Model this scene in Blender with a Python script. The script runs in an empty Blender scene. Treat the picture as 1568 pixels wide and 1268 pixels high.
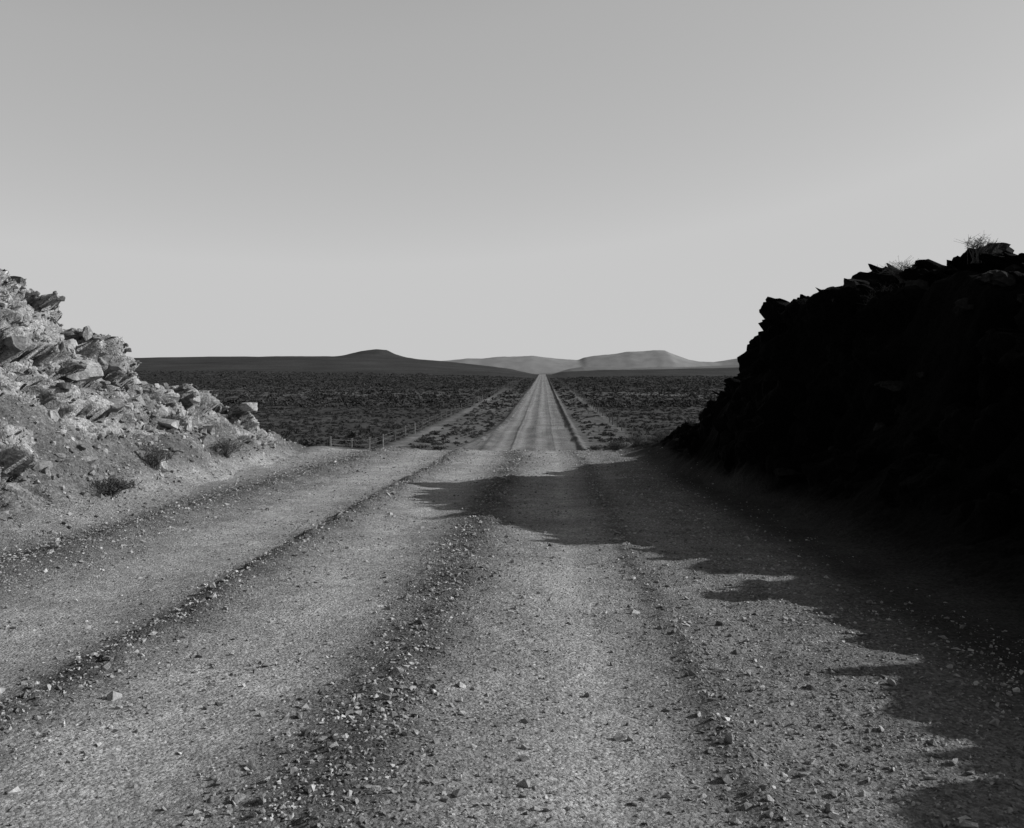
import bpy, bmesh, math, random
import numpy as np
from mathutils import Vector

rng = np.random.default_rng(7)
random.seed(7)
scene = bpy.context.scene

# ------------------------------------------------------------------ noise
def _h(ix, iy, iz, seed):
    n = (ix.astype(np.int64)*374761393 + iy.astype(np.int64)*668265263 + iz.astype(np.int64)*1274126177 + seed*97531) & 0xffffffff
    n = ((n ^ (n >> 13)) * 1103515245) & 0xffffffff
    n = ((n ^ (n >> 16)) * 668265263) & 0xffffffff
    n = n ^ (n >> 15)
    return (n & 0xffff)/32767.5 - 1.0

def vnoise2(x, y, seed=0):
    ix = np.floor(x); iy = np.floor(y)
    fx = x-ix; fy = y-iy
    fx = fx*fx*fx*(fx*(fx*6-15)+10); fy = fy*fy*fy*(fy*(fy*6-15)+10)
    z = np.zeros_like(ix)
    a = _h(ix, iy, z, seed); b = _h(ix+1, iy, z, seed)
    c = _h(ix, iy+1, z, seed); d = _h(ix+1, iy+1, z, seed)
    return (a+(b-a)*fx)*(1-fy) + (c+(d-c)*fx)*fy

def vnoise3(x, y, z, seed=0):
    iz = np.floor(z); fz = z-iz
    fz = fz*fz*(3-2*fz)
    ix = np.floor(x); iy = np.floor(y)
    fx = x-ix; fy = y-iy
    fx = fx*fx*(3-2*fx); fy = fy*fy*(3-2*fy)
    def lay(k):
        a = _h(ix, iy, k, seed); b = _h(ix+1, iy, k, seed)
        c = _h(ix, iy+1, k, seed); d = _h(ix+1, iy+1, k, seed)
        return (a+(b-a)*fx)*(1-fy) + (c+(d-c)*fx)*fy
    return lay(iz)*(1-fz)+lay(iz+1)*fz

def fbm2(x, y, s, o=4, seed=0, g=.5):
    r = 0; a = 1; t = 0
    for i in range(o):
        r = r + a*vnoise2(x*s+i*17.3, y*s+i*9.1, seed+i); t += a; a *= g; s *= 2.07
    return r/t

def fbm3(x, y, z, s, o=4, seed=0, g=.5):
    r = 0; a = 1; t = 0
    for i in range(o):
        r = r + a*vnoise3(x*s+i*17.3, y*s+i*9.1, z*s+i*5.7, seed+i); t += a; a *= g; s *= 2.07
    return r/t

def facet3(x, y, z, s, seed=0):
    # cellular blocks: random offset per nearest jittered cell, plus distance to the cell border (cracks)
    px, py, pz = x*s, y*s, z*s
    ix, iy, iz = np.floor(px), np.floor(py), np.floor(pz)
    b1 = np.full_like(px, 9e9); b2 = np.full_like(px, 9e9); val = np.zeros_like(px)
    for i in (-1, 0, 1):
        for j in (-1, 0, 1):
            for k in (-1, 0, 1):
                cx_, cy_, cz_ = ix+i, iy+j, iz+k
                jx = cx_+.5+.45*_h(cx_, cy_, cz_, seed); jy = cy_+.5+.45*_h(cx_, cy_, cz_, seed+1); jz = cz_+.5+.45*_h(cx_, cy_, cz_, seed+2)
                d = (px-jx)**2+(py-jy)**2+(pz-jz)**2
                v = _h(cx_, cy_, cz_, seed+3)
                v = v + ((py-jy)*_h(cx_, cy_, cz_, seed+4)+(pz-jz)*_h(cx_, cy_, cz_, seed+5))*1.1
                c = d < b1
                b2 = np.where(c, b1, np.minimum(b2, d)); val = np.where(c, v, val); b1 = np.where(c, d, b1)
    return val, np.sqrt(b2)-np.sqrt(b1)

def sstep(a, b, x):
    t = np.clip((x-a)/(b-a), 0, 1)
    return t*t*(3-2*t)

# ------------------------------------------------------------------ terrain shape (metres, road runs along +Y)
_py = np.array([-400, 0, 27, 31, 34, 40, 60, 74, 82, 95, 150, 230, 1120, 1300, 2000, 30000.])
_pz = np.array([4, 0, -.62, -.74, -.90, -1.40, -3.22, -4.35, -4.62, -4.66, -4.5, -4.0, 3.1, 2.0, -3, -3.])
_yy = np.concatenate([np.arange(-400, 200, .25), np.geomspace(200, 30000, 3000)])
_zz = np.interp(_yy, _py, _pz)
_k = np.hanning(17); _k /= _k.sum()
_zz = np.concatenate([_zz[:8], np.convolve(_zz, _k, 'valid'), _zz[-8:]])
def prof(y): return np.interp(y, _yy, _zz)

def xbL(y): return np.interp(y, [-10, 12, 18, 24, 30, 36], [-5.9, -6.0, -6.5, -7.1, -7.7, -8.3])
def HL(y): return np.interp(y, [-300, -60, 8, 15, 18, 20, 22, 24, 26, 29, 32, 35], [0, 5, 5.0, 4.6, 4.1, 3.4, 2.4, 1.75, 1.25, .75, .28, 0])
def xbR(y): return np.interp(y, [-10, 6, 12, 20, 26, 30, 36], [4.1, 3.9, 3.6, 3.2, 2.7, 2.3, 2.3])
def xcR(y): return np.interp(y, [-10, 6, 9, 12, 14.5, 17, 20, 21.5, 26, 32], [7.3, 7.2, 7.0, 6.8, 6.1, 5.35, 4.75, 4.6, 4.5, 3.8])
def HR(y): return np.interp(y, [-300, -60, 0, 6, 10, 12, 13, 14.3, 15.5, 17, 18.5, 20.3, 21.2, 21.9, 24, 26, 28, 30, 32, 34, 36], [0, 2.3, 2.45, 2.5, 2.5, 2.85, 3.3, 3.65, 3.6, 3.7, 3.65, 3.4, 3.15, 2.55, 1.8, 1.3, .9, .6, .35, .1, 0])

_lx = [-6000, -3000, -1500, -900, -720, -690, -665, -640, -620, -532, -452, -382, -322, -280, -240, -205, -180, -132, -82, -45, -22, -8]
_lz = [10, 14, 19, 23, 26, 30, 31, 27, 25, 26, 28, 27.5, 28, 28, 27.5, 26.5, 25, 21, 15, 10, 4, 0]
_bx = [-350, -318, -300, -286, -268, -254, -242, -230, -212, -185]
_bz = [0, 1.5, 4, 9, 13, 14.5, 13.5, 8, 3, 0]
_rx = [8, 22, 68, 168, 268, 323, 500, 1000, 3000, 6000]
_rz = [0, 4.5, 7.5, 9, 12, 14, 17, 20, 20, 12]

def road_l(y): return -5.2 + .6*sstep(90, 140, y) - 2.2*np.exp(-np.clip(y-80, 0, None)/13.0)*(y > 30)
def gauss(x, c, w): return np.exp(-((x-c)/w)**2)
def gravelband(wx):
    return np.clip(gauss(wx, -2.75, .22)+gauss(wx, -.83, .36)+gauss(wx, -5.4, .7)+.5*gauss(wx, 2.0, .95)+.5*gauss(wx, 1.02, .2), 0, 1)

def height(x, y):
    z = prof(y)
    wob = fbm2(x*0, y, .35, 3, 11)*.45
    uL = (xbL(y)+wob) - x
    Hl = HL(y); Wl = Hl/1.02+.05
    tL = np.clip(uL/Wl, 0, 1)
    bL = Hl*np.interp(tL, [0, .15, .35, .6, .8, 1], [0, .06, .24, .50, .72, 1])
    bL = bL + np.clip(uL-Wl, 0, 6)*.08*np.clip(Hl/3, 0, 1)
    bL *= 1-sstep(22, 60, -x)*.7
    uR = x - (xbR(y)+wob*.7)
    Hr = HR(y); Wr = np.maximum(xcR(y)-xbR(y), .6)
    tR = np.clip(uR/Wr, 0, 1)
    bR = Hr*np.interp(tR, [0, .25, .5, .75, .93, 1], [0, .13, .36, .66, .95, 1])
    bR = bR + np.clip(uR-Wr, 0, 5)*.10*np.clip((Hr-2.2)/1.4, 0, 1)
    bR *= 1-sstep(18, 60, x)*.7
    bank = np.maximum(bL, 0)+np.maximum(bR, 0)
    bm = np.clip(bank/.5, 0, 1)
    rough = fbm2(x, y, 1.3, 5, 21, .55)
    z = z + bank + bm*rough*.24*(1+.25*np.clip(bank, 0, 3))
    on = sstep(-8.0, -6.8, x)*(1-sstep(3.2, 4.0, x))
    wx = x + fbm2(x*0, y, .12, 2, 31)*.16
    wv = .7+.6*fbm2(x, y, 1.4, 3, 33)
    f = 1-sstep(60, 400, y)
    w = .085*gauss(wx, -2.75, .13) + .035*gauss(wx, -.83, .28) + .10*gauss(wx, -5.2, .30) + .028*gauss(wx, 1.02, .10) + .03*gauss(wx, 1.9, .35)
    w = w - .04*gauss(wx, -1.75, .35) - .03*gauss(wx, .35, .2) - .025*gauss(wx, -3.7, .5) - .02*gauss(wx, -4.5, .2)
    z = z + on*f*w*wv
    gb = gravelband(wx)
    fine = fbm2(x, y, 9, 3, 41, .65)
    z = z + (fine*(.009+.024*gb)*on + fine*.02*(1-on))*(1-sstep(30, 90, y))
    z = z + fbm2(x, y, 1.1, 2, 45)*.02*on
    ff = sstep(30, 34, y)
    z = z + ff*(.36*gauss(x, 3.35, .34)*(.8+.6*fbm2(x, y, .25, 3, 51)) + .14*gauss(x, road_l(y)-.5, .4))
    pl = sstep(60, 120, y)*np.maximum(sstep(3.5, 8, x), sstep(6, 11, -x))
    z = z + pl*fbm2(x, y, .12, 4, 61)*.35
    yr = np.exp(-((y-1500)/620.0)**2)*(y < 1500) + np.exp(-((y-1500)/900.0)**2)*(y >= 1500)
    hl = np.interp(x, _lx, _lz); hr = np.interp(x, _rx, _rz)
    hh = (hl*(x < -8)+hr*(x > 8))
    base = prof(np.full_like(y, 1500.))
    wide = sstep(20, 120, np.abs(x))
    z = z + yr*np.maximum(hh-base*0.6, 0)*(np.abs(x) > 8)
    z = z + np.interp(x, _bx, _bz)*np.exp(-((y-1500)/90.0)**2)
    z = z + yr*wide*fbm2(x, y, .012, 4, 71)*1.2*(y < 2600)
    return z, bank, gb*on, on

# ------------------------------------------------------------------ grid
def grow(start, stop, step, g):
    out = [start]; s = step; v = start
    while v < stop:
        v += s; s *= g; out.append(v)
    return np.array(out)
xr = grow(9.0, 21000, .05, 1.045)
xl = -grow(12.0, 21000, .05, 1.045)[::-1]
xs = np.concatenate([xl, np.arange(-12+.04, 9-.02, .04), xr, np.arange(-350, -190, 4.0)])
xs = np.unique(xs)
ys = np.concatenate([-grow(2.0, 300, .2, 1.15)[::-1], np.arange(-1.8, 1.5, .1), np.arange(1.5, 9, .036),
                     grow(9.0, 35, .036, 1.0016), ])
ys = np.concatenate([ys, grow(ys[-1]+.15, 110, .15, 1.01)])
ys = np.concatenate([ys, grow(ys[-1]+1, 2600, 1.2, 1.014)])
ys = np.concatenate([ys, grow(ys[-1]+60, 21000, 80, 1.08)])
ys = np.unique(ys)
X, Y = np.meshgrid(xs, ys)
NX, NY = len(xs), len(ys)
print("GRID", NX, NY)
Xf = X.ravel(); Yf = Y.ravel()
Z, BANK, GB, ON = height(Xf, Yf)
# rock faces: push the banks in and out so they break into ledges and blocks
sel = np.where((BANK > .15) & (Yf < 36) & (Yf > -8) & (Xf > -22) & (Xf < 20))[0]
bx, by, bz = Xf[sel], Yf[sel], Z[sel]
left = bx < 0
# on the left bank the foot is loose earth, bedrock breaks out in places higher up
outc = sstep(-.12, .12, fbm2(bx, by, .55, 3, 84)+np.where(left, (BANK[sel]-.85)*.45, .5))
m = sstep(.15, .7, BANK[sel])*outc
side = np.where(left, 1.0, -1.0)
wn = fbm3(bx, by, bz, .8, 3, 87, .55)
wx_ = bx+wn*.25; wz_ = bz+by*.12+fbm2(bx, by, .5, 2, 81)*.25
v1, c1 = facet3(wx_*1.0, by*.8+wn*.2, wz_*1.5, 1.15, 300)
v2, c2 = facet3(wx_, by*.9, wz_*1.5, 2.7, 320)
n1 = fbm3(bx, by, bz, 2.6, 4, 97, .6)
push = v1*.26+v2*.11+n1*.09 - .10*(1-sstep(0, .10, c1)) - .05*(1-sstep(0, .12, c2))
dx = side*push*m*1.05 + side*wn*.25*m
dy = -push*.35*m*np.where(left, 1, .3)
dz = push*.45*m
XX = Xf.copy(); YY = Yf.copy(); ZZ = Z.copy()
XX[sel] += dx; YY[sel] += dy; ZZ[sel] += dz
OUT = np.zeros_like(Xf); OUT[sel] = m
BV = np.zeros_like(Xf); BV[sel] = v2*.5+_h(np.floor(v1*50), np.floor(v1*0), np.floor(v1*0), 3)*.3 - .8*(1-sstep(0, .10, c1)) - .5*(1-sstep(0, .1, c2))

# ---- base colour per vertex, with shade painted in on the right
tone = np.full(Xf.shape, .052)
en = fbm2(Xf, Yf, .5, 3, 99)*.45
roadm = ((Xf > road_l(Yf)+en) & (Xf < 2.95+en*.5)).astype(float)
near = 1-sstep(32, 40, Yf)
sh = sstep(-8.5, -7.0, Xf)*(1-sstep(3.4, 4.2, Xf))*near
rt = .285 + .07*fbm2(Xf, Yf, .9, 4, 101) - .15*GB
wxx = Xf + fbm2(Xf*0, Yf, .12, 2, 31)*.16
tr = gauss(wxx, -1.75, .35)+1.3*gauss(wxx, .38, .18)+gauss(wxx, -3.8, .45)+.4*gauss(wxx, 1.45, .2)
rt = rt + .045*tr
wob2 = Xf + fbm2(Xf*0, Yf, .03, 3, 32)*.5
fr = .175 + .06*(gauss(wob2, -3.7, .35)+gauss(wob2, -2.1, .3)+gauss(wob2, -.2, .35)+.7*gauss(wob2, 1.4, .3)) - .02*gauss(wob2, -1.2, .25) + .09*fbm2(Xf, Yf*.5, .6, 4, 103, .7)
farroad = sstep(50, 90, Yf)
rt = rt*(1-farroad)+fr*farroad
verge = (1-sstep(8, 10, np.where(Xf > 0, Xf, -Xf-4.5)))
tone = tone + .05*verge*sstep(60, 80, Yf)*(1-sstep(150, 420, Yf))
tone = tone + .05*(gauss(Xf, -13.2, .8)+.8*gauss(Xf, 9.0, .5))*(Yf > 60)*(1-sstep(200, 500, Yf))*(1+fbm2(Xf, Yf, .2, 3, 133))
band = fbm2(Xf*.12, Yf, .011, 3, 105)
hillm = sstep(280, 420, Yf+band*120)
tone = tone*(1-hillm) + .036*hillm
tone = tone + .03*np.exp(-((Yf+band*50-270)/30)**2)
tone = tone*(1+.25*fbm2(Xf, Yf*.4, .03, 3, 107))
tone = np.where(sh > 0, tone*(1-sh)+rt*sh, tone)
tone = np.where((roadm > 0) & (Yf > 32), rt, tone)
bmk = sstep(.05, .5, BANK)
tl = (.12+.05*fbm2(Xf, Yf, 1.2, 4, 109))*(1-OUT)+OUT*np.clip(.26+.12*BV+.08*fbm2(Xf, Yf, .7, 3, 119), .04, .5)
shade_tone = .016+.004*fbm2(Xf, Yf, 1.2, 4, 111)  # right bank: shade painted in, same rock as the left but near black
tone = tone*(1-bmk)+np.where(Xf < 0, tl, shade_tone)*bmk
shade_strip = sstep(2.0, 3.1, Xf)*near
tone = tone*(1-shade_strip*.85)  # shade at the right bank's foot painted into the ground colour
scr = np.clip(1-np.maximum(sh, roadm), 0, 1)*(Yf > 33)

FX = np.arange(NX-1); FY = np.arange(NY-1)
gx, gy = np.meshgrid(FX, FY)
v0 = (gy*NX+gx).ravel()
quads = np.stack([v0, v0+1, v0+NX+1, v0+NX], 1)
cx = (xs[gx]+xs[gx+1]).ravel()/2; cy = (ys[gy]+ys[gy+1]).ravel()/2

def mesh_from(name, co, faces, attrs=None, smooth=True, mat=None):
    co = np.asarray(co, dtype=np.float32); faces = np.asarray(faces, dtype=np.int32)
    me = bpy.data.meshes.new(name)
    k = faces.shape[1]; nf = len(faces)
    me.vertices.add(len(co)); me.vertices.foreach_set('co', co.ravel())
    me.loops.add(nf*k); me.loops.foreach_set('vertex_index', faces.ravel())
    me.polygons.add(nf)
    me.polygons.foreach_set('loop_start', np.arange(0, nf*k, k, dtype=np.int32))
    me.polygons.foreach_set('loop_total', np.full(nf, k, dtype=np.int32))
    me.polygons.foreach_set('use_smooth', np.full(nf, smooth, dtype=bool))
    me.update(calc_edges=True)
    if attrs:
        for an, av in attrs.items():
            at = me.attributes.new(an, 'FLOAT', 'POINT'); at.data.foreach_set('value', np.asarray(av, dtype=np.float32))
    me.validate()
    ob = bpy.data.objects.new(name, me); scene.collection.objects.link(ob)
    if mat: me.materials.append(mat)
    return ob

def sub(name, fm, mat):
    q = quads[fm]; u, inv = np.unique(q, return_inverse=True)
    co = np.stack([XX[u], YY[u], ZZ[u]], 1)
    return mesh_from(name, co, inv.reshape(-1, 4), {'tone': tone[u], 'scrub': scr[u], 'gb': GB[u]}, True, mat)

# ------------------------------------------------------------------ materials
def N(nt, t, **kw):
    n = nt.nodes.new(t)
    for k, v in kw.items(): setattr(n, k, v)
    return n
def new_mat(name):
    mt = bpy.data.materials.new(name); mt.use_nodes = True
    nt = mt.node_tree
    b = nt.nodes['Principled BSDF']; b.inputs['Roughness'].default_value = .95
    b.inputs['Specular IOR Level'].default_value = .05
    return mt, nt, b
def noise(nt, vec, scale, detail=5, rough=.6):
    n = N(nt, 'ShaderNodeTexNoise'); n.inputs['Scale'].default_value = scale
    n.inputs['Detail'].default_value = detail; n.inputs['Roughness'].default_value = rough
    nt.links.new(vec, n.inputs['Vector']); return n.outputs['Fac']
def mrange(nt, v, a, b, c, d):
    n = N(nt, 'ShaderNodeMapRange'); nt.links.new(v, n.inputs[0])
    for i, x in enumerate((a, b, c, d)): n.inputs[i+1].default_value = x
    return n.outputs[0]
def math_(nt, op, a, b):
    n = N(nt, 'ShaderNodeMath', operation=op)
    for i, x in enumerate((a, b)):
        if isinstance(x, (int, float)): n.inputs[i].default_value = x
        else: nt.links.new(x, n.inputs[i])
    return n.outputs[0]
def ground_mat(name, bump_d=.02, sc=1.0):
    mt, nt, b = new_mat(name)
    geo = N(nt, 'ShaderNodeNewGeometry'); P = geo.outputs['Position']
    at = N(nt, 'ShaderNodeAttribute', attribute_name='tone')
    ac = N(nt, 'ShaderNodeAttribute', attribute_name='scrub')
    ag = N(nt, 'ShaderNodeAttribute', attribute_name='gb')
    s1 = mrange(nt, noise(nt, P, 38*sc, 6, .75), .34, .66, .55, 1.45)
    s0 = mrange(nt, noise(nt, P, 2.3*sc, 5, .65), .3, .7, .78, 1.22)
    vo = N(nt, 'ShaderNodeTexVoronoi'); vo.inputs['Scale'].default_value = 46*sc; nt.links.new(P, vo.inputs['Vector'])
    bw = N(nt, 'ShaderNodeRGBToBW'); nt.links.new(vo.outputs['Color'], bw.inputs[0])
    s3 = mrange(nt, bw.outputs[0], .2, .9, .72, 1.38)
    nearc = math_(nt, 'MULTIPLY', math_(nt, 'MULTIPLY', s1, s0), s3)
    f1 = mrange(nt, noise(nt, P, .6, 9, .78), .36, .64, .45, 1.55)
    f2 = mrange(nt, noise(nt, P, .02, 7, .65), .35, .65, .75, 1.25)
    farc = math_(nt, 'MULTIPLY', f1, f2)
    mx = N(nt, 'ShaderNodeMix'); nt.links.new(ac.outputs['Fac'], mx.inputs[0]); nt.links.new(nearc, mx.inputs[2]); nt.links.new(farc, mx.inputs[3])
    col = math_(nt, 'MULTIPLY', at.outputs['Fac'], mx.outputs[0])
    cc = N(nt, 'ShaderNodeCombineColor')
    for i in range(3): nt.links.new(col, cc.inputs[i])
    nt.links.new(cc.outputs[0], b.inputs['Base Color'])
    vh = mrange(nt, vo.outputs['Distance'], 0, .6, 1, 0)
    nh = noise(nt, P, 60*sc, 5, .7)
    nh2 = noise(nt, P, 12*sc, 5, .65)
    amp = math_(nt, 'ADD', math_(nt, 'MULTIPLY', ag.outputs['Fac'], 1.2), .65)
    h = math_(nt, 'ADD', math_(nt, 'MULTIPLY', vh, math_(nt, 'MULTIPLY', amp, .5)), math_(nt, 'MULTIPLY', nh, amp))
    h = math_(nt, 'ADD', h, math_(nt, 'MULTIPLY', nh2, 1.3))
    bp = N(nt, 'ShaderNodeBump'); bp.inputs['Distance'].default_value = bump_d; bp.inputs['Strength'].default_value = 1
    nt.links.new(h, bp.inputs['Height']); nt.links.new(bp.outputs[0], b.inputs['Normal'])
    return mt
def stone_mat(name, lo, hi, bd=.02):
    mt, nt, b = new_mat(name)
    geo = N(nt, 'ShaderNodeNewGeometry'); P = geo.outputs['Position']
    r = mrange(nt, geo.outputs['Random Per Island'], 0, 1, lo, hi)
    s = mrange(nt, noise(nt, P, 22, 6, .65), .3, .7, .6, 1.4)
    s2 = mrange(nt, noise(nt, P, 3.5, 4, .6), .35, .65, .7, 1.3)
    col = math_(nt, 'MULTIPLY', math_(nt, 'MULTIPLY', r, s), s2)
    cc = N(nt, 'ShaderNodeCombineColor')
    for i in range(3): nt.links.new(col, cc.inputs[i])
    nt.links.new(cc.outputs[0], b.inputs['Base Color'])
    bp = N(nt, 'ShaderNodeBump'); bp.inputs['Distance'].default_value = bd
    nt.links.new(noise(nt, P, 14, 7, .7), bp.inputs['Height']); nt.links.new(bp.outputs[0], b.inputs['Normal'])
    return mt
def hill_mat(name, albedo, bscale, bdist):
    mt, nt, b = new_mat(name)
    geo = N(nt, 'ShaderNodeNewGeometry'); P = geo.outputs['Position']
    s = mrange(nt, noise(nt, P, bscale, 8, .65), .35, .65, .9*albedo, 1.1*albedo)
    cc = N(nt, 'ShaderNodeCombineColor')
    for i in range(3): nt.links.new(s, cc.inputs[i])
    nt.links.new(cc.outputs[0], b.inputs['Base Color'])
    bp = N(nt, 'ShaderNodeBump'); bp.inputs['Distance'].default_value = bdist
    nt.links.new(noise(nt, P, bscale*.7, 8, .65), bp.inputs['Height']); nt.links.new(bp.outputs[0], b.inputs['Normal'])
    return mt

m_ground = ground_mat('ground_mat', .03); m_road = ground_mat('road_mat', .03)
m_rock = ground_mat('rock_mat', .035, .6)
m_stone = stone_mat('stone_mat', .10, .38, .04); m_gravel = stone_mat('gravel_mat', .12, .42)
m_shade_rock = stone_mat('shade_painted_rock_mat', .012, .022)  # right-bank boulders: same rock, shade painted into the base colour
m_scrub = stone_mat('scrub_mat', .025, .065); m_shrub = stone_mat('shrub_mat', .04, .09)
m_post = stone_mat('post_mat', .12, .28)
m_mtn = hill_mat('mountain_mat', .21, .004, 8); m_mtn2 = hill_mat('hill_mat', .14, .008, 4)  # pale base colours stand in for aerial haze

isroad = (cx > -5.2) & (cx < 3.0) & (cy < 1250)
isL = (cx < -6.6) & (cx > -22) & (cy < 35) & (cy > -30)
isR = (cx > 3.9) & (cx < 20) & (cy < 33) & (cy > -30)
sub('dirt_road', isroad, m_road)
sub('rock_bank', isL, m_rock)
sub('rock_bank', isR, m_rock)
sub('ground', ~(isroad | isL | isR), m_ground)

# ------------------------------------------------------------------ stones
def hull_shape(n, sx=1, sy=1, sz=.7, seed=0, boxy=.5):
    r = np.random.default_rng(seed)
    p = r.normal(size=(n, 3)); p /= np.linalg.norm(p, axis=1)[:, None]
    mxx = np.abs(p).max(1)[:, None]
    p = p*(1-boxy)+(p/mxx)*boxy*.85
    p *= np.array([sx, sy, sz])
    bm = bmesh.new()
    for q in p: bm.verts.new(q)
    res = bmesh.ops.convex_hull(bm, input=bm.verts)
    dele = [g for g in res['geom_interior'] if isinstance(g, bmesh.types.BMVert)]
    bmesh.ops.delete(bm, geom=list(set(dele)), context='VERTS')
    bmesh.ops.triangulate(bm, faces=bm.faces)
    bmesh.ops.recalc_face_normals(bm, faces=bm.faces)
    bm.verts.index_update()
    v = np.array([q.co[:] for q in bm.verts]); f = np.array([[q.index for q in fc.verts] for fc in bm.faces])
    bm.free(); return v, f
def rough_block(seed, amp=.17):
    r = np.random.default_rng(seed)
    bm = bmesh.new(); bmesh.ops.create_cube(bm, size=2)
    for v in bm.verts: v.co += Vector(r.uniform(-.28, .28, 3))
    for i in range(7):
        nrm = Vector(r.normal(size=3)).normalized()
        g = bm.verts[:]+bm.edges[:]+bm.faces[:]
        res = bmesh.ops.bisect_plane(bm, geom=g, plane_co=nrm*r.uniform(.70, 1.1), plane_no=nrm, clear_outer=True)
        ed = [e for e in res['geom_cut'] if isinstance(e, bmesh.types.BMEdge)]
        if ed: bmesh.ops.contextual_create(bm, geom=ed)
    bmesh.ops.triangulate(bm, faces=bm.faces)
    bmesh.ops.subdivide_edges(bm, edges=bm.edges, cuts=2, use_grid_fill=True)
    bmesh.ops.triangulate(bm, faces=bm.faces)
    bm.verts.ensure_lookup_table(); bm.verts.index_update()
    v = np.array([q.co[:] for q in bm.verts])
    n_ = np.stack([fbm3(v[:, 0], v[:, 1], v[:, 2], 1.6, 3, 900+seed*3+k, .6) for k in range(3)], 1)
    v = v+n_*amp
    v *= np.array([1, r.uniform(.6, .9), r.uniform(.4, .75)])
    bmesh.ops.recalc_face_normals(bm, faces=bm.faces)
    f = np.array([[q.index for q in fc.verts] for fc in bm.faces]); bm.free()
    return v, f

def scatter(name, shapes, pos, size, mat, tiltamt=.5, flat=None, smooth=False):
    n = len(pos); cos = []; fcs = []; off = 0
    which = rng.integers(0, len(shapes), n)
    for k, (v, f) in enumerate(shapes):
        idx = np.where(which == k)[0]
        if len(idx) == 0: continue
        az = rng.uniform(0, 2*np.pi, len(idx)); tx = rng.normal(0, tiltamt, len(idx))
        ca, sa, ct, st = np.cos(az), np.sin(az), np.cos(tx), np.sin(tx)
        sc = size[idx][:, None]*rng.uniform(.7, 1.3, (len(idx), 3))
        P = v[None]*sc[:, None, :]
        x, y, z = P[..., 0], P[..., 1], P[..., 2]
        y2 = y*ct[:, None]-z*st[:, None]; z2 = y*st[:, None]+z*ct[:, None]
        x3 = x*ca[:, None]-y2*sa[:, None]; y3 = x*sa[:, None]+y2*ca[:, None]
        Q = np.stack([x3, y3, z2], -1)+pos[idx][:, None, :]
        F = f[None]+(np.arange(len(idx))*len(v))[:, None, None]+off
        cos.append(Q.reshape(-1, 3)); fcs.append(F.reshape(-1, f.shape[1])); off += len(idx)*len(v)
    return mesh_from(name, np.concatenate(cos), np.concatenate(fcs), None, smooth, mat)

peb = [hull_shape(9, 1, .8, .55, i, .2) for i in range(8)]
blk_s = [hull_shape(16, 1, .75, .62, 40+i, .75) for i in range(6)]
big_s = [rough_block(60+i) for i in range(12)]
drk_s = [rough_block(80+i, .32) for i in range(8)]

# gravel on the road, denser in the windrows between the wheel tracks
n = 250000
yy = 2.5*(34/2.5)**(rng.uniform(0, 1, n)**.85); xx = rng.uniform(-7.6, 3.4, n)
vis = np.abs(xx/yy) < .75
yy, xx = yy[vis], xx[vis]
z, bk, gb, on = height(xx, yy)
trk_ = gauss(xx, -1.75, .35)+gauss(xx, .38, .25)+gauss(xx, -3.8, .45)
cl = fbm2(xx, yy, 1.7, 3, 201)
keep = rng.uniform(0, 1, len(xx)) < np.clip(.32+.65*gb-.2*trk_+.3*cl, .04, 1)*(1-.9*sstep(1.8, 3.0, xx)*sstep(5, 9, yy))  # bright gravel thinned out on the right so the bank's shadow looks darker
xx, yy, z, gb = xx[keep], yy[keep], z[keep], gb[keep]
sz = np.clip(rng.lognormal(math.log(.0056), .58, len(xx)), .003, .034)*(1+.3*gb)*(1+yy*.02)
scatter('gravel', peb, np.stack([xx, yy, z+sz*.2], 1), sz, m_gravel)
print("GRAVEL", len(xx))
n = 380
yy = 2.8*(32/2.8)**rng.uniform(0, 1, n); xx = rng.uniform(-7.4, 2.6, n)
z, bk, gb, on = height(xx, yy)
sz = np.clip(rng.lognormal(math.log(.020), .4, n), .012, .05)
scatter('loose_stones', peb, np.stack([xx, yy, z+sz*.15], 1), sz, m_gravel)

# rubble and boulders on the banks (placed on real bank vertices)
dxv = np.gradient(xs); dyv = np.gradient(ys)
area = (dyv[:, None]*dxv[None, :]).ravel()
def pick(mask, w, n):
    idx = np.where(mask)[0]; p = w[idx]*area[idx]; p /= p.sum()
    i = rng.choice(idx, n, p=p)
    return np.stack([XX[i]+rng.normal(0, .02, n), YY[i]+rng.normal(0, .02, n), ZZ[i]], 1), BANK[i]
mL = (Xf < -6) & (Xf > -14) & (Yf > 6) & (Yf < 34)
hn = BANK/np.maximum(HL(Yf), .3)
cln = np.clip(fbm2(Xf, Yf, .7, 3, 301)+.08, 0, 1)*3
P, bk = pick(mL & (BANK > .35), .10+sstep(.2, .6, hn)*(.25+cln), 1000)
sz = np.clip(rng.lognormal(math.log(.11), .5, len(P)), .05, .36)
scatter('boulders', big_s, P+np.array([0, 0, .0]), sz, m_stone, .3)
P, bk = pick(mL & (BANK > .2), .15+np.clip(BANK/1.5, 0, 1)*(.3+cln), 6000)
sz = np.clip(rng.lognormal(math.log(.045), .45, len(P)), .025, .14)
scatter('boulders', blk_s, P, sz, m_stone, .5)
P, bk = pick(mL & (BANK > .02), .25+np.clip(BANK/2, 0, 1)*(.4+np.clip(fbm2(Xf, Yf, 1.2, 2, 303), 0, 1)*2), 20000)
sz = np.clip(rng.lognormal(math.log(.02), .6, len(P)), .008, .10)
scatter('rubble', blk_s+peb, P, sz, m_stone, .6)
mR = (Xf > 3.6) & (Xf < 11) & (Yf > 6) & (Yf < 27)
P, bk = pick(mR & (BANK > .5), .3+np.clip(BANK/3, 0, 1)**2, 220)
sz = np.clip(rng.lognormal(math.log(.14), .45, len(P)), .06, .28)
scatter('boulders', drk_s, P-np.array([0, 0, .05]), sz, m_shade_rock, .4)

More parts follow.
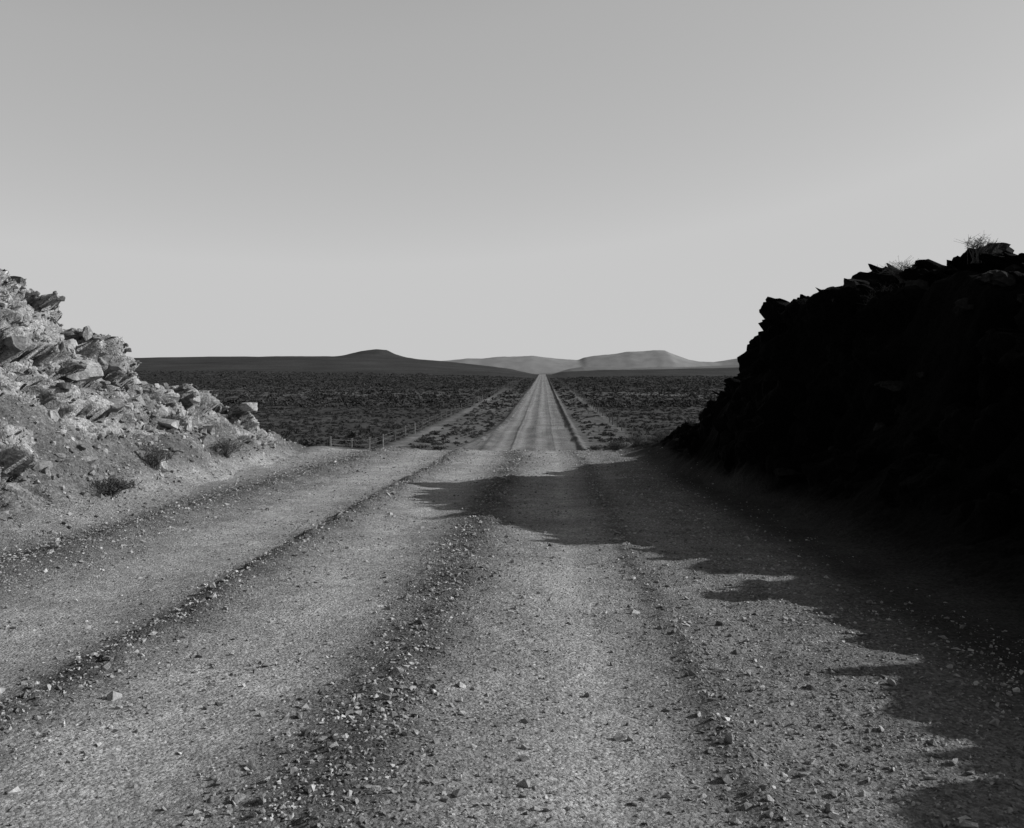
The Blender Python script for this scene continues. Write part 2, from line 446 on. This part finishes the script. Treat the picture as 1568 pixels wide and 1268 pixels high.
# ------------------------------------------------------------------ scrub on the plain
def tuft(nq, seed, leaf):
    r = np.random.default_rng(seed); V = []; F = []
    for i in range(nq):
        d = r.normal(size=3); d[2] = abs(d[2]); d /= np.linalg.norm(d)
        c = d*r.uniform(.45, 1)*np.array([1, 1, .65])
        a_ = r.normal(size=3); a_ /= np.linalg.norm(a_); b_ = np.cross(a_, d); b_ /= (np.linalg.norm(b_)+1e-6)
        s = leaf*r.uniform(.6, 1.4)
        k = len(V); V += [c-a_*s, c+b_*s*.7, c+a_*s]; F.append([k, k+1, k+2])
    return np.array(V), np.array(F)
def bushes(name, n, y0, y1, rmean, shapes, dens=None):
    yy = (y0+(y1-y0)*rng.uniform(0, 1, n)); u = rng.uniform(-.62, .62, n); xx = u*yy
    ok = ((xx > 4.3) | (xx < road_l(yy)-1.0)) & (np.abs(xx+13.2) > .9) & (np.abs(xx-9.0) > .6)
    c = fbm2(xx, yy, .06, 3, 401)
    ok &= rng.uniform(0, 1, n) < np.clip(.75+.5*c, .2, 1)
    ver = (xx < 9.5) & (xx > -14); ok &= ~(ver & (rng.uniform(0, 1, n) < .35))
    xx, yy = xx[ok], yy[ok]
    z = height(xx, yy)[0]
    sz = rmean*rng.lognormal(0, .35, len(xx))
    return scatter(name, shapes, np.stack([xx, yy, z-sz*.05], 1), sz, m_scrub, .08)
tn = [tuft(60, 500+i, .26) for i in range(5)]
tf = [tuft(14, 520+i, .5) for i in range(5)]
bushes('scrub', 19000, 62, 190, .27, tn)
bushes('scrub', 64000, 180, 700, .46, tf)

# shrubs with twigs near the camera
def shrub(name, x, y, z, r, h, nst=46, leafy=1, mat=m_shrub, seed=0):
    rr = random.Random(seed); V = []; F = []
    def seg(p, q, w0, w1):
        d = (q-p).normalized(); s = d.orthogonal().normalized(); t = d.cross(s)
        k = len(V)
        for (c, w) in ((p, w0), (q, w1)):
            for j in range(3):
                an = j*2.0944; V.append(c+s*math.cos(an)*w+t*math.sin(an)*w)
        for j in range(3):
            jj = (j+1) % 3; F.append((k+j, k+jj, k+3+jj)); F.append((k+j, k+3+jj, k+3+j))
    def leaf(c):
        a_ = Vector([rr.gauss(0, 1) for _ in range(3)]).normalized(); b_ = a_.orthogonal().normalized()
        s = rr.uniform(.008, .02)*leafy; k = len(V)
        V.extend([c-a_*s, c+b_*s*.6, c+a_*s]); F.append((k, k+1, k+2))
    skew = Vector((rr.uniform(-.25, .25), rr.uniform(-.25, .25), 0))*r
    for i in range(nst):
        an = rr.uniform(0, 6.283); ou = rr.uniform(.1, 1)**.7*(1+.3*math.sin(an*3+seed))
        tip = Vector((math.cos(an)*r*ou, math.sin(an)*r*ou, h*rr.uniform(.45, 1)*(1-.35*ou*ou)))+skew
        p = Vector((rr.gauss(0, .05), rr.gauss(0, .05), -.05)); mid = tip*.5+Vector((rr.gauss(0, .05), rr.gauss(0, .05), h*.08))
        seg(p, mid, .006, .004); seg(mid, tip, .004, .002)
        for j in range(5):
            s = mid.lerp(tip, rr.uniform(0, 1)); e = s+Vector((rr.gauss(0, .09), rr.gauss(0, .09), rr.uniform(.0, .13)))*(r/.4)
            seg(s, e, .0025, .0012)
            for k in range(4): leaf(s.lerp(e, rr.uniform(.3, 1.1)))
    ob = mesh_from(name, [tuple(v) for v in V], F, None, False, mat)
    ob.location = (x, y, z); return ob
def surf(x, y, lo=None):
    d = (XX-x)**2+(YY-y)**2; k = np.argsort(d)[:8]; return float(ZZ[k].mean())
for i, (x, y, r, h) in enumerate([(5.6, 16.2, .5, .45), (6.0, 16.5, .35, .35), (6.5, 15.0, .3, .4), (-7.7, 23.4, .5, .42), (-7.3, 18.0, .45, .36), (-7.5, 18.5, .35, .30), (-6.6, 14.6, .35, .22),
                                (-8.2, 21.4, .3, .26), (3.0, 31.6, .4, .35), (2.4, 32.6, .4, .3), (3.7, 30.6, .45, .4), (1.8, 33.0, .25, .15)]):
    shrub('desert_shrub', x, y, surf(x, y), r, h, 60 if x < 0 else 44, 1.5 if x < 0 or y > 25 else .6, m_shrub, i)

# ------------------------------------------------------------------ fences
def fence(name, x0, y0, y1, step):
    V = []; F = []
    def box(c, sx, sy, sz):
        k = len(V)
        for dz in (0, sz):
            for ax, ay in ((-1, -1), (1, -1), (1, 1), (-1, 1)): V.append((c[0]+ax*sx, c[1]+ay*sy, c[2]+dz))
        for q in ((0, 3, 2, 1), (4, 5, 6, 7), (0, 1, 5, 4), (1, 2, 6, 5), (2, 3, 7, 6), (3, 0, 4, 7)): F.append([k+t for t in q])
    yv = np.arange(y0, y1, step); xv = np.full_like(yv, x0)+rng.normal(0, .05, len(yv))
    zv = height(xv, yv)[0]
    for x, y, z in zip(xv, yv, zv): box((x, y, z-.2), .055, .055, 1.45+random.uniform(-.05, .05))
    for i in range(len(yv)-1):
        for hgt in (.35, .7, 1.05):
            k = len(V)
            for j in (i, i+1):
                for ax, az in ((-.004, -.004), (.004, -.004), (.004, .004), (-.004, .004)): V.append((xv[j]+ax, yv[j]+az*0, zv[j]+hgt+az))
            for q in ((0, 1, 5, 4), (1, 2, 6, 5), (2, 3, 7, 6), (3, 0, 4, 7)): F.append([k+t for t in q])
    mesh_from(name, V, F, None, False, m_post)
fence('wire_fence', -14.4, 64, 520, 7)
fence('wire_fence', 9.9, 64, 520, 7)

# ------------------------------------------------------------------ distant hills
def ridge(name, D, tab, depth, mat, seed, amp):
    tx, tz = np.array(tab).T
    u = np.linspace(tx[0], tx[-1], 900); v = np.linspace(-1, 1, 70)
    U, Vv = np.meshgrid(u, v)
    k = np.cos(np.clip(np.abs(Vv), 0, 1)*np.pi/2)**.8
    h = np.interp(U, tx, tz)
    n_ = fbm2(U, Vv*depth, 1/(depth*.25), 5, seed, .55)
    z = h*k*(1+.10*n_*(1-k)*2) + amp*fbm2(U, Vv*depth, 1/(depth*.10), 5, seed+9)*np.sqrt(k) - 6 + 6*k
    co = np.stack([U.ravel(), (D+Vv*depth).ravel(), z.ravel()], 1)
    nu = len(u)
    g1, g2 = np.meshgrid(np.arange(nu-1), np.arange(len(v)-1)); b0 = (g2*nu+g1).ravel()
    mesh_from(name, co, np.stack([b0, b0+1, b0+nu+1, b0+nu], 1), None, True, mat)
ridge('distant_mountains', 15000, [(-16000, 0), (-12000, 120), (-8000, 180), (-5000, 160), (-3000, 190), (-1800, 215), (-1420, 232), (-1150, 262), (-920, 262), (-700, 285), (-420, 292), (-170, 302), (0, 285), (180, 262), (530, 236),
      (620, 275), (760, 298), (880, 312), (1100, 334), (1280, 366), (1500, 370), (1680, 390), (1830, 384), (1930, 335), (2180, 245), (2350, 215), (2580, 204), (2800, 235), (2980, 268), (3280, 300), (4000, 320), (6000, 260), (10000, 200), (16000, 0)], 1500, m_mtn, 700, 7)
ridge('distant_hills', 7500, [(-200, 0), (100, 25), (200, 52), (290, 66), (450, 66), (640, 58), (850, 64), (1100, 66), (1400, 78), (1640, 90), (2400, 80), (4000, 60), (6000, 0)], 900, m_mtn2, 720, 3)

# ------------------------------------------------------------------ light
EL, AZ = math.radians(26.3), math.radians(82)    # azimuth clockwise from +Y
w = bpy.data.worlds.new("World"); scene.world = w; w.use_nodes = True
nt = w.node_tree; bg = nt.nodes['Background']
sky = nt.nodes.new('ShaderNodeTexSky'); sky.sky_type = 'NISHITA'; sky.sun_disc = False
sky.sun_elevation = EL; sky.sun_rotation = AZ; sky.dust_density = 1.0; sky.air_density = 1.0; sky.ozone_density = 1
sp = nt.nodes.new('ShaderNodeSeparateColor'); nt.links.new(sky.outputs[0], sp.inputs[0])
# red-filtered black-and-white film: red channel only; curve darkens the sky overhead to deepen shadows
sc_ = nt.nodes.new('ShaderNodeMath'); sc_.operation = 'MULTIPLY'; sc_.inputs[1].default_value = .1
nt.links.new(sp.outputs[0], sc_.inputs[0])
fc = nt.nodes.new('ShaderNodeFloatCurve'); nt.links.new(sc_.outputs[0], fc.inputs['Value'])
cv = fc.mapping.curves[0]
pts = [(0, 0), (.08, .01), (.098, .10), (.112, .34), (.16, .42), (.32, .57), (1, .59)]
cv.points[0].location = pts[0]; cv.points[1].location = pts[-1]
for p in pts[1:-1]: cv.points.new(*p)
for p in cv.points: p.handle_type = 'VECTOR'
fc.mapping.update()
cb = nt.nodes.new('ShaderNodeCombineColor')
ml = nt.nodes.new('ShaderNodeMath'); ml.operation = 'MULTIPLY'; ml.inputs[1].default_value = 10
nt.links.new(fc.outputs[0], ml.inputs[0])
for i in range(3): nt.links.new(ml.outputs[0], cb.inputs[i])
nt.links.new(cb.outputs[0], bg.inputs['Color']); bg.inputs['Strength'].default_value = .1
sun = bpy.data.lights.new('sun', 'SUN'); sun.energy = 5; sun.angle = math.radians(.5); sun.color = (1, 1, 1)
so = bpy.data.objects.new('sun', sun); scene.collection.objects.link(so)
S = Vector((math.cos(EL)*math.sin(AZ), math.cos(EL)*math.cos(AZ), math.sin(EL)))
so.rotation_euler = S.to_track_quat('Z', 'Y').to_euler()

cam = bpy.data.cameras.new('camera'); co_ = bpy.data.objects.new('camera', cam); scene.collection.objects.link(co_)
cam.sensor_width = 36; cam.lens = 34.4; cam.clip_end = 60000; cam.clip_start = .05
co_.location = (0, 0, 1.7)
co_.rotation_euler = (math.radians(90-2.25), 0, math.radians(1.83))
scene.camera = co_
scene.view_settings.view_transform = 'Standard'; scene.view_settings.look = 'None'
